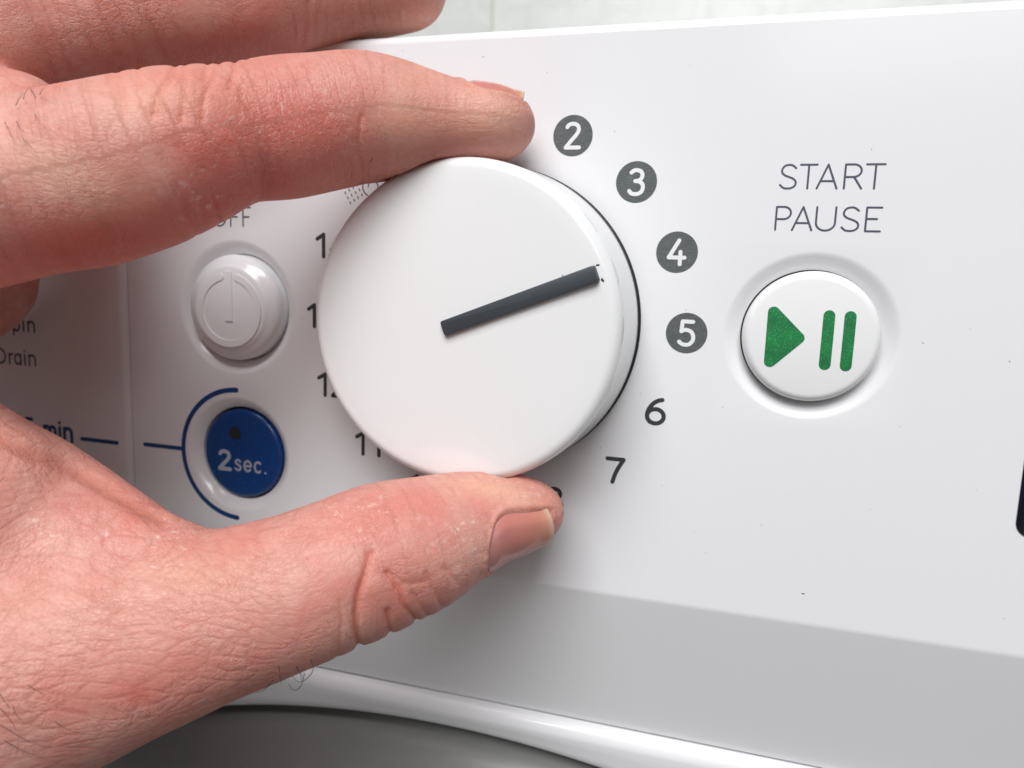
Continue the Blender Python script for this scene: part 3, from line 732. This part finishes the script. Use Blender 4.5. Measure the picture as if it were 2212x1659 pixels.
CREASES = [ # (width mm, depth mm, height range of the finger it lies on, points)
 (.38,.42,(0,99),[(782,250),(777,290),(777,335),(784,392)]),
 (.45,.30,(20,99),[(385,318),(412,385),(446,490)]), (.40,.25,(20,99),[(440,365),(458,420),(474,478)]), (.5,.25,(20,99),[(345,335),(385,430),(425,510)]),
 (.5,.35,(20,99),[(253,160),(262,200),(268,245)]), (.55,.50,(20,99),[(384,120),(365,170),(340,208),(333,250)]), (.45,.30,(20,99),[(398,130),(398,190),(393,262)]),
 (.5,.40,(20,99),[(474,128),(455,180),(440,215),(437,258)]), (.4,.22,(20,99),[(532,128),(524,190),(517,255)]), (.5,.5,(20,99),[(506,118),(505,150),(498,190)]), (.4,.4,(20,99),[(448,118),(447,150),(440,175)]), (.4,.35,(20,99),[(297,130),(298,165),(300,185)]),
 (.60,1.0,(0,99),[(800,1195),(788,1246),(775,1290),(771,1350),(778,1410)]), (.5,.8,(0,99),[(838,1238),(861,1277),(878,1317),(905,1350)]),
 (.5,.8,(0,99),[(838,1325),(843,1355),(846,1395)]), (.45,.40,(0,99),[(922,1240),(938,1275),(955,1310)]), (.4,.35,(0,99),[(960,1225),(974,1243),(990,1262)]),
 (.35,.30,(0,99),[(838,1238),(880,1262),(922,1258)]), (.4,.3,(0,99),[(893,1285),(912,1312),(925,1335)]), (.4,.3,(0,99),[(735,1300),(738,1360),(728,1420)]),
 (1.3,1.0,(25,99),[(-20,938),(60,972),(150,1008),(220,1048),(300,1095),(350,1122)]),
 (.8,.6,(-9,30),[(314,-10),(328,50),(356,125)]), (.6,.55,(-9,22),[(670,-10),(664,45),(655,100)]), (.4,.2,(-9,22),[(700,-10),(690,30)]),
]
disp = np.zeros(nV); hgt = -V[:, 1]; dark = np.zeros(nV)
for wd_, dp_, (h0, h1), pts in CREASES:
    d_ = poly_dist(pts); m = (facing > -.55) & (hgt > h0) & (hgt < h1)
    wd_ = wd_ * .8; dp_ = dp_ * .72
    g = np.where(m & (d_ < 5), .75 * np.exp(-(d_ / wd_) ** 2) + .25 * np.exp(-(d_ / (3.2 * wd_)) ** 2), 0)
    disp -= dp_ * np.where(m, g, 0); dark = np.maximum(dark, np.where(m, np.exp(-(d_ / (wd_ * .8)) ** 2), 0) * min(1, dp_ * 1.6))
def getf(nm_):
    q_ = np.empty(nV, np.float32); me.attributes[nm_].data.foreach_get('value', q_); return q_
fd = getf('fdist'); which = np.rint(getf('which')).astype(int)
onf = 1 - np.clip((fd - .6) / 2.0, 0, 1); onf = np.where(which == 1, onf * np.clip((V[:, 0] + 16) / 12, 0, 1), onf)
# gentle lumpiness of flesh
def vnoise(Pn, seed=0):
    out = np.zeros(len(Pn)); r = np.random.RandomState(seed)
    for k in range(9):
        dvec = r.normal(size=3); dvec /= np.linalg.norm(dvec); fr = r.uniform(.7, 1.5); out += np.sin(Pn @ dvec * fr + r.uniform(0, 6.28))
    return out / 4
disp += .07 * vnoise(V / 1.6, 1) + .10 * vnoise(V / 4.0, 2)
# nails
def frame(chain, u, v, tilt):
    S = AX[chain]; c0 = S[:, :3]
    pr = (c0 - CAM) @ RC.T; uu = 1106 + FD * pr[:, 0] / pr[:, 2]; i = int(np.argmin(abs(uu - u) + (c0[:, 0] < -40) * 1e4)); i = min(max(i, 1), len(c0) - 2)
    ax = c0[i - 1] - c0[i + 1]; ax /= np.linalg.norm(ax)                     # towards the fingertip
    vd = CAM - c0[i]; vd -= ax * (vd @ ax); vd /= np.linalg.norm(vd)
    dn = np.cross(ax, vd); dn *= np.sign(-dn[2])                             # perpendicular, downwards
    n0 = vd * math.cos(math.radians(tilt)) + dn * math.sin(math.radians(tilt)); side = np.cross(ax, n0)
    return c0[i], ax, n0, side
def nail_setup(chain, u, tilt, length, phi, back): 
    c0, ax, n0, side = frame(chain, u, 0, tilt); return dict(c=c0, ax=ax, n=n0, side=side, L=length, phi=math.radians(phi), back=back)
NAILS = {'thumbnail': nail_setup('thumb', 1115, 43, 11.0, 47, -6.4), 'index_fingernail': nail_setup('index', 1075, -98, 9.0, 50, -4.6)}
nailbed = np.zeros(nV)
for nl in NAILS.values():
    r_ = V - nl['c']; s_ = (r_ @ nl['ax'] - nl['back']) / nl['L']; q_ = r_ - np.outer(r_ @ nl['ax'], nl['ax']); ph = np.arctan2(q_ @ nl['side'], q_ @ nl['n']) / nl['phi']
    near = (np.linalg.norm(r_, axis=1) < 15) & (which == (1 if nl is NAILS['thumbnail'] else 0))
    # signed box distance, negative inside the nail
    bw = np.sqrt(np.clip(1 - np.clip((.42 - s_) / .42, 0, 1) ** 2.4, 0, 1)); dS = np.maximum(-s_ * nl['L'], (s_ - 1.04) * nl['L']); dP = (abs(ph) - bw) * nl['phi'] * 7
    dbox = np.where(near, np.maximum(dS, dP), 9)
    disp += np.where(near, .24 * np.exp(-((dbox - .55) / .5) ** 2) * (s_ < .93) - .30 * np.clip(-dbox / .5, 0, 1), 0)
    nailbed = np.maximum(nailbed, np.where(near, np.exp(-((dbox - .05) / .35) ** 2), 0))
V2 = V + N_ * disp[:, None]
me.vertices.foreach_set('co', (V2 * MM).astype(np.float32).ravel()); me.update()
person = bpy.data.objects.new('person', me); COL.objects.link(person)
person['label'] = 'bare left hand pinching the white knob between thumb and index finger'; person['category'] = 'person'
def blob(u, v, ru, rv, ang=0, h=(-9, 99)):
    c_, s_ = math.cos(math.radians(ang)), math.sin(math.radians(ang)); x = (U_ - u); y = (W_ - v); a_ = (x * c_ + y * s_) / ru; b_ = (-x * s_ + y * c_) / rv
    return np.exp(-(a_ * a_ + b_ * b_)) * ((hgt > h[0]) & (hgt < h[1]))
blush_shade = .7 * blob(520, 440, 260, 60, -14) + .5 * blob(150, 540, 220, 60, -6) + .95 * blob(620, 260, 230, 110, 6) + .7 * blob(470, 340, 130, 60, 15) + .15 * blob(1000, 260, 150, 70) + .55 * blob(250, 480, 240, 70, -10) + .55 * blob(820, 1120, 170, 60, -10) + .35 * blob(1190, 1090, 60, 50) \
    + .45 * blob(880, 1290, 110, 70) + .5 * blob(290, 1500, 60, 30) + .4 * blob(470, 1435, 90, 40) + .35 * blob(200, 1480, 260, 90) + .5 * blob(300, 1110, 130, 40, 35) + .30 * blob(800, 20, 200, 80, 0, (-20, 12)) + .30 * blob(500, 40, 170, 90, 0, (-20, 18)) + .35 * blob(130, 80, 220, 90, 0, (-20, 24))  # skin redness, plus reddish shade painted along the index finger's underside
pale = .45 * blob(1060, 275, 90, 50) + .25 * blob(930, 250, 170, 90) + .5 * blob(800, 40, 220, 80, 0, (-20, 14)) + .3 * blob(150, 60, 220, 90, 0, (-20, 24)) + .9 * blob(1075, 1062, 110, 26, 12) + .45 * blob(870, 240, 60, 110) + .55 * blob(430, 1240, 130, 50) + .6 * blob(120, 360, 260, 60, 25) + .5 * blob(330, 220, 180, 50) + .35 * blob(80, 1330, 200, 120) + .4 * blob(1080, 230, 60, 30)
def put(name, arr, typ='FLOAT'):
    at_ = me.attributes.new(name, typ, 'POINT'); at_.data.foreach_set('value' if typ == 'FLOAT' else 'vector', np.asarray(arr, np.float32).ravel())
put('blush_shade', np.clip(blush_shade, 0, 1)); put('pale', np.clip(pale, 0, 1)); put('dark', np.clip(dark, 0, 1)); put('on_finger', onf); put('nailbed', nailbed)
dry = .9 * blob(130, 1130, 260, 60, 12) + .9 * blob(380, 1180, 60, 90) + .8 * blob(740, 1090, 110, 45) + .7 * blob(640, 260, 200, 90) + .8 * blob(460, 420, 90, 70) + .8 * blob(1160, 1065, 50, 40) + .4 * blob(850, 1180, 200, 90) + .5 * blob(830, 30, 140, 60, 0, (-20, 12)) + .8 * blob(1010, 1150, 50, 70)
put('dry', np.clip(dry, 0, 1))

def skin_mat():
    m, nt, b = mat('skin'); L = nt.links; v = coords(nt)
    def attr(n): a = nd(nt, 'ShaderNodeAttribute'); a.attribute_name = n; return a
    def noise(vec, sc, det=4, dist=0, rough=.55):
        n = nd(nt, 'ShaderNodeTexNoise'); n.inputs['Scale'].default_value = sc; n.inputs['Detail'].default_value = det; n.inputs['Distortion'].default_value = dist; n.inputs['Roughness'].default_value = rough; L.new(vec, n.inputs['Vector']); return n.outputs['Fac']
    def scaled(vec, sx, sy, sz, rot=(0, 0, 0)):
        q = nd(nt, 'ShaderNodeMapping'); q.inputs['Scale'].default_value = (sx, sy, sz); q.inputs['Rotation'].default_value = rot; L.new(vec, q.inputs['Vector']); return q.outputs[0]
    fl = attr('flow').outputs['Vector']; of = attr('on_finger').outputs['Fac']; dry_ = attr('dry').outputs['Fac']
    def ramp(x, a, c):
        mr = nd(nt, 'ShaderNodeMapRange'); mr.inputs['From Min'].default_value = a; mr.inputs['From Max'].default_value = c; mr.clamp = True; L.new(x, mr.inputs['Value']); return mr.outputs[0]
    blot = noise(v, .16, 5, .3); mott = noise(v, .8, 5); fine = noise(v, 3.2, 3)
    base = mixc(nt, ramp(blot, .36, .66), (0.665, 0.335, 0.275), (0.635, 0.250, 0.205))
    base = mixc(nt, mth(nt, 'MULTIPLY', attr('blush_shade').outputs['Fac'], mth(nt, 'ADD', mth(nt, 'MULTIPLY', mott, .7), .50)), base, (0.590, 0.128, 0.098))
    base = mixc(nt, mth(nt, 'MULTIPLY', attr('pale').outputs['Fac'], mth(nt, 'ADD', mth(nt, 'MULTIPLY', mott, .6), .35)), base, (0.710, 0.425, 0.295))
    base = mixc(nt, mth(nt, 'MULTIPLY', ramp(mott, .50, .78), .30), base, (0.58, 0.20, 0.155))
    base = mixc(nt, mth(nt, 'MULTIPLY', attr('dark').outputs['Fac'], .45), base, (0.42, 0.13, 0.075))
    base = mixc(nt, mth(nt, 'MULTIPLY', attr('nailbed').outputs['Fac'], .40), base, (0.45, 0.14, 0.09))
    # wrinkles: broad lines lying along the back of the hand, thin rings across the fingers
    warp = nd(nt, 'ShaderNodeMix', data_type='VECTOR'); warp.inputs['Factor'].default_value = .5
    n3 = nd(nt, 'ShaderNodeTexNoise'); n3.inputs['Scale'].default_value = .06; n3.inputs['Detail'].default_value = 1; L.new(v, n3.inputs['Vector'])
    wv = nd(nt, 'ShaderNodeVectorMath', operation='MULTIPLY_ADD'); L.new(n3.outputs['Color'], wv.inputs[0]); wv.inputs[1].default_value = (6, 6, 6); L.new(v, wv.inputs[2])
    hand_lines = noise(scaled(wv.outputs[0], .085, .12, .85, (0, .10, 0)), 1.0, 2.5, .1)
    hand_lines2 = noise(scaled(wv.outputs[0], .70, .3, .16, (0, -.6, 0)), 1.0, 2, .1)
    fw = nd(nt, 'ShaderNodeVectorMath', operation='MULTIPLY_ADD'); L.new(n3.outputs['Color'], fw.inputs[0]); fw.inputs[1].default_value = (3, 3, 3); L.new(fl, fw.inputs[2])
    ring_lines = noise(scaled(fw.outputs[0], 1.5, .16, 1), 1.0, 3, .1)
    ring_fine = noise(scaled(fw.outputs[0], 5.0, .45, 1), 1.0, 2, .1)
    vo = nd(nt, 'ShaderNodeTexVoronoi', feature='DISTANCE_TO_EDGE'); vo.inputs['Scale'].default_value = 1.35; L.new(scaled(wv.outputs[0], 1, 1, 1.5), vo.inputs['Vector'])
    vo2 = nd(nt, 'ShaderNodeTexVoronoi', feature='DISTANCE_TO_EDGE'); vo2.inputs['Scale'].default_value = .62; L.new(scaled(wv.outputs[0], .75, 1, 1.6), vo2.inputs['Vector'])
    cells = ramp(vo.outputs['Distance'], 0, .16); cells2 = ramp(vo2.outputs['Distance'], 0, .14)
    vflk = nd(nt, 'ShaderNodeTexVoronoi', feature='DISTANCE_TO_EDGE'); vflk.inputs['Scale'].default_value = .95; L.new(scaled(fw.outputs[0], 1.5, .38, 1), vflk.inputs['Vector'])
    flakes = mth(nt, 'MULTIPLY', mth(nt, 'SUBTRACT', 1.0, ramp(vflk.outputs['Distance'], .0, .075)), ramp(noise(v, 1.1, 3), .50, .64))
    flk = mth(nt, 'MULTIPLY', mth(nt, 'MULTIPLY', flakes, dry_), .66)
    base = mixc(nt, mth(nt, 'MULTIPLY', mth(nt, 'SUBTRACT', 1.0, cells2), .16), base, (0.48, 0.18, 0.12))
    base = mixc(nt, flk, base, (0.84, 0.66, 0.60))
    base = mixc(nt, mth(nt, 'MULTIPLY', ramp(fine, .55, .8), mth(nt, 'MULTIPLY', dry_, .30)), base, (0.80, 0.62, 0.55))
    BASE_SLOT = base
    offf = mth(nt, 'SUBTRACT', 1.0, mth(nt, 'MULTIPLY', of, .25))
    idx_ = nd(nt, 'ShaderNodeSeparateXYZ'); L.new(fl, idx_.inputs[0])
    thumb_side = mth(nt, 'GREATER_THAN', idx_.outputs[2], 30.0)     # the thumb side keeps hand-like lines well up the finger
    def cellv(vec, sc, hi_):
        q = nd(nt, 'ShaderNodeTexVoronoi', feature='DISTANCE_TO_EDGE'); q.inputs['Scale'].default_value = sc; q.inputs['Randomness'].default_value = 1; L.new(vec, q.inputs['Vector']); return ramp(q.outputs['Distance'], 0, hi_)
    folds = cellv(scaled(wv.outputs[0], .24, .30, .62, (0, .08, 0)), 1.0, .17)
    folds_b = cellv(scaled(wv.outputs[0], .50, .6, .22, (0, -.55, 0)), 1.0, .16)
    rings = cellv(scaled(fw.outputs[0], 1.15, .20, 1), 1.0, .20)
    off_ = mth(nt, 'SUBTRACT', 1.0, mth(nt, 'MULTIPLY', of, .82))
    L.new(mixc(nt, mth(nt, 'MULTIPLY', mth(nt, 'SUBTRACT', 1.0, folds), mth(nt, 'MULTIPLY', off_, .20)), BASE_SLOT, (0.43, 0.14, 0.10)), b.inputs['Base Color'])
    H = mth(nt, 'ADD', mth(nt, 'MULTIPLY', mth(nt, 'ADD', folds, mth(nt, 'MULTIPLY', folds_b, .55)), mth(nt, 'MULTIPLY', off_, .27)), mth(nt, 'MULTIPLY', mth(nt, 'ADD', rings, mth(nt, 'MULTIPLY', ring_fine, .6)), mth(nt, 'MULTIPLY', of, .24)))
    H = mth(nt, 'ADD', H, mth(nt, 'MULTIPLY', hand_lines, .12))
    H = mth(nt, 'ADD', H, mth(nt, 'MULTIPLY', cells, .13)); H = mth(nt, 'ADD', H, mth(nt, 'MULTIPLY', cells2, .10)); H = mth(nt, 'ADD', H, mth(nt, 'MULTIPLY', fine, .12)); H = mth(nt, 'ADD', H, mth(nt, 'MULTIPLY', flk, .15))
    H = mth(nt, 'MULTIPLY', H, mth(nt, 'ADD', .45, ramp(noise(v, .10, 2), .35, .65)))
    bp = nd(nt, 'ShaderNodeBump'); bp.inputs['Strength'].default_value = .6; bp.inputs['Distance'].default_value = 0.00048; L.new(H, bp.inputs['Height']); L.new(bp.outputs['Normal'], b.inputs['Normal'])
    b.subsurface_method = 'BURLEY'
    b.inputs['Roughness'].default_value = .48; b.inputs['Specular IOR Level'].default_value = .38
    b.inputs['Subsurface Weight'].default_value = .8; b.inputs['Subsurface Radius'].default_value = (1.0, .34, .2); b.inputs['Subsurface Scale'].default_value = .0022
    return m
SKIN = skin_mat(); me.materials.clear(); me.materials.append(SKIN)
def nail_mat():
    m, nt, b = mat('nail_plate'); L = nt.links; v = coords(nt)
    a = nd(nt, 'ShaderNodeAttribute'); a.attribute_name = 'along'; r = nd(nt, 'ShaderNodeValToRGB'); L.new(a.outputs['Fac'], r.inputs[0])
    e = r.color_ramp.elements; e[0].position = 0; e[0].color = (0.52, 0.25, 0.23, 1); e[1].position = .25; e[1].color = (0.54, 0.205, 0.175, 1)
    for p_, c_ in ((.74, (0.58, 0.23, 0.165, 1)), (.90, (0.58, 0.28, 0.18, 1)), (.945, (0.60, 0.40, 0.29, 1)), (1.0, (0.66, 0.50, 0.38, 1))):
        q_ = e.new(p_); q_.color = c_
    n = nd(nt, 'ShaderNodeTexNoise'); n.inputs['Scale'].default_value = .5; n.inputs['Detail'].default_value = 4; L.new(v, n.inputs['Vector'])
    L.new(mixc(nt, mth(nt, 'MULTIPLY', n.outputs['Fac'], .4), r.outputs[0], (0.58, 0.22, 0.20)), b.inputs['Base Color'])
    b.inputs['Roughness'].default_value = .24; b.inputs['Subsurface Weight'].default_value = .3; b.inputs['Subsurface Radius'].default_value = (1, .4, .3); b.inputs['Subsurface Scale'].default_value = .0012
    return m
NAILM = nail_mat()
for nm, nl in NAILS.items():
    NS, NP = 36, 28; V = []; al = []; F = []
    for i in range(NS + 1):
        s = i / NS
        bw = math.sqrt(max(0.0, 1 - max(0.0, (.42 - s) / .42) ** 2.4)) if s > 0 else 0.0
        bw = max(bw, .04)
        for j in range(NP + 1):
            p_ = (j / NP * 2 - 1); ph = p_ * bw * nl['phi']
            se = s - .085 * (p_ ** 2) * max(0, (s - .6) / .4)                     # rounded free edge
            dr = nl['n'] * math.cos(ph) + nl['side'] * math.sin(ph); base = nl['c'] + nl['ax'] * (nl['back'] + se * nl['L'])
            sc = min(se, .80); bq = nl['c'] + nl['ax'] * (nl['back'] + sc * nl['L'])
            hit = bvh.ray_cast(Vector(bq + dr * 11.5), Vector(-dr))
            if i == 0 and False: pass
            rad = np.linalg.norm(np.array(hit[0]) - bq) if hit[0] is not None else 7.0
            over = se - sc                                                         # beyond the bed the plate runs straight on, dipping slightly
            rise = -.22 + .50 * min(1, (1 - abs(p_)) * 3.0) * min(1, s * 6)
            rad = rad + rise - over * nl['L'] * .22
            V.append(tuple(base + dr * rad)); al.append(s)
    n1 = NP + 1
    for i in range(NS):
        for j in range(NP): F.append((i * n1 + j, i * n1 + j + 1, (i + 1) * n1 + j + 1, (i + 1) * n1 + j))
    o = mk(nm if nm == 'thumbnail' else 'fingernail', V, F, NAILM, person, True)
    at_ = o.data.attributes.new('along', 'FLOAT', 'POINT'); at_.data.foreach_set('value', np.array(al, np.float32))
    so = o.modifiers.new('solid', 'SOLIDIFY'); so.thickness = .0004; so.offset = -1

# ------------------------------------------------------------ sparse dark hairs on the hand
HAIRS = [[(602,1437),(604,1455),(608,1479)],[(671,1424),(677,1445),(664,1465),(646,1473),(632,1461)],[(658,1455),(650,1482),(635,1491),(623,1478)],[(590,1470),(571,1490),(551,1497)],
 [(0,1530),(20,1552),(36,1578)],[(28,1526),(36,1545),(50,1558)],[(0,1566),(60,1600),(120,1616),(190,1606)],[(10,1600),(50,1622),(100,1640)],[(0,1500),(12,1518),(22,1530)],
 [(50,214),(55,200),(63,188)],[(66,192),(74,206),(78,224)],[(86,205),(90,195),(96,190)],[(34,228),(42,212),(52,200)],[(10,263),(18,280),(26,297)],[(48,298),(58,308),(68,318)],[(76,247),(77,256),(74,262)],[(35,262),(44,278),(52,284)],
 [(831,286),(833,290)],[(800,350),(806,340)],[(640,1440),(652,1462),(650,1470)],[(120,1560),(150,1578),(185,1584)],[(60,1480),(80,1492),(96,1500)]]
ha = Acc()
for hp_ in HAIRS:
    u0, v0 = hp_[0]; dpx = np.hypot(U_ - u0, W_ - v0) + (facing < .1) * 50; cand = np.argsort(dpx)[:12]; hh = float(np.max(-V2[cand, 1]))
    pts2 = catmull(hp_, 6) if len(hp_) > 2 else [np.array(p, float) for p in hp_]; n = len(pts2); pts3 = []
    for i, q_ in enumerate(pts2): pts3.append(P(q_[0], q_[1], hh + .15 + 1.4 * math.sin(math.pi * min(1, i / n)) * (.5 if n < 4 else 1)))
    pts3 = np.array(pts3); VV = []; FF = []
    for i, p_ in enumerate(pts3):
        tg = pts3[min(i + 1, n - 1)] - pts3[max(i - 1, 0)]; tg = tg / (np.linalg.norm(tg) + 1e-9); e1 = np.cross(tg, [0, 1, .2]); e1 /= np.linalg.norm(e1); e2 = np.cross(tg, e1); rr = (.07 if u0 > 500 else .045) * (1 - .7 * i / n)
        for k in range(4): VV.append(tuple(p_ + rr * (e1 * math.cos(k * math.pi / 2) + e2 * math.sin(k * math.pi / 2))))
    for i in range(n - 1):
        for k in range(4): FF.append((i * 4 + k, i * 4 + (k + 1) % 4, (i + 1) * 4 + (k + 1) % 4, (i + 1) * 4 + k))
    ha.add(VV, FF)
ho = ha.build('hair', plastic('dark_hair', (.035, .028, .026), .5), person, True); ho['kind'] = 'stuff'
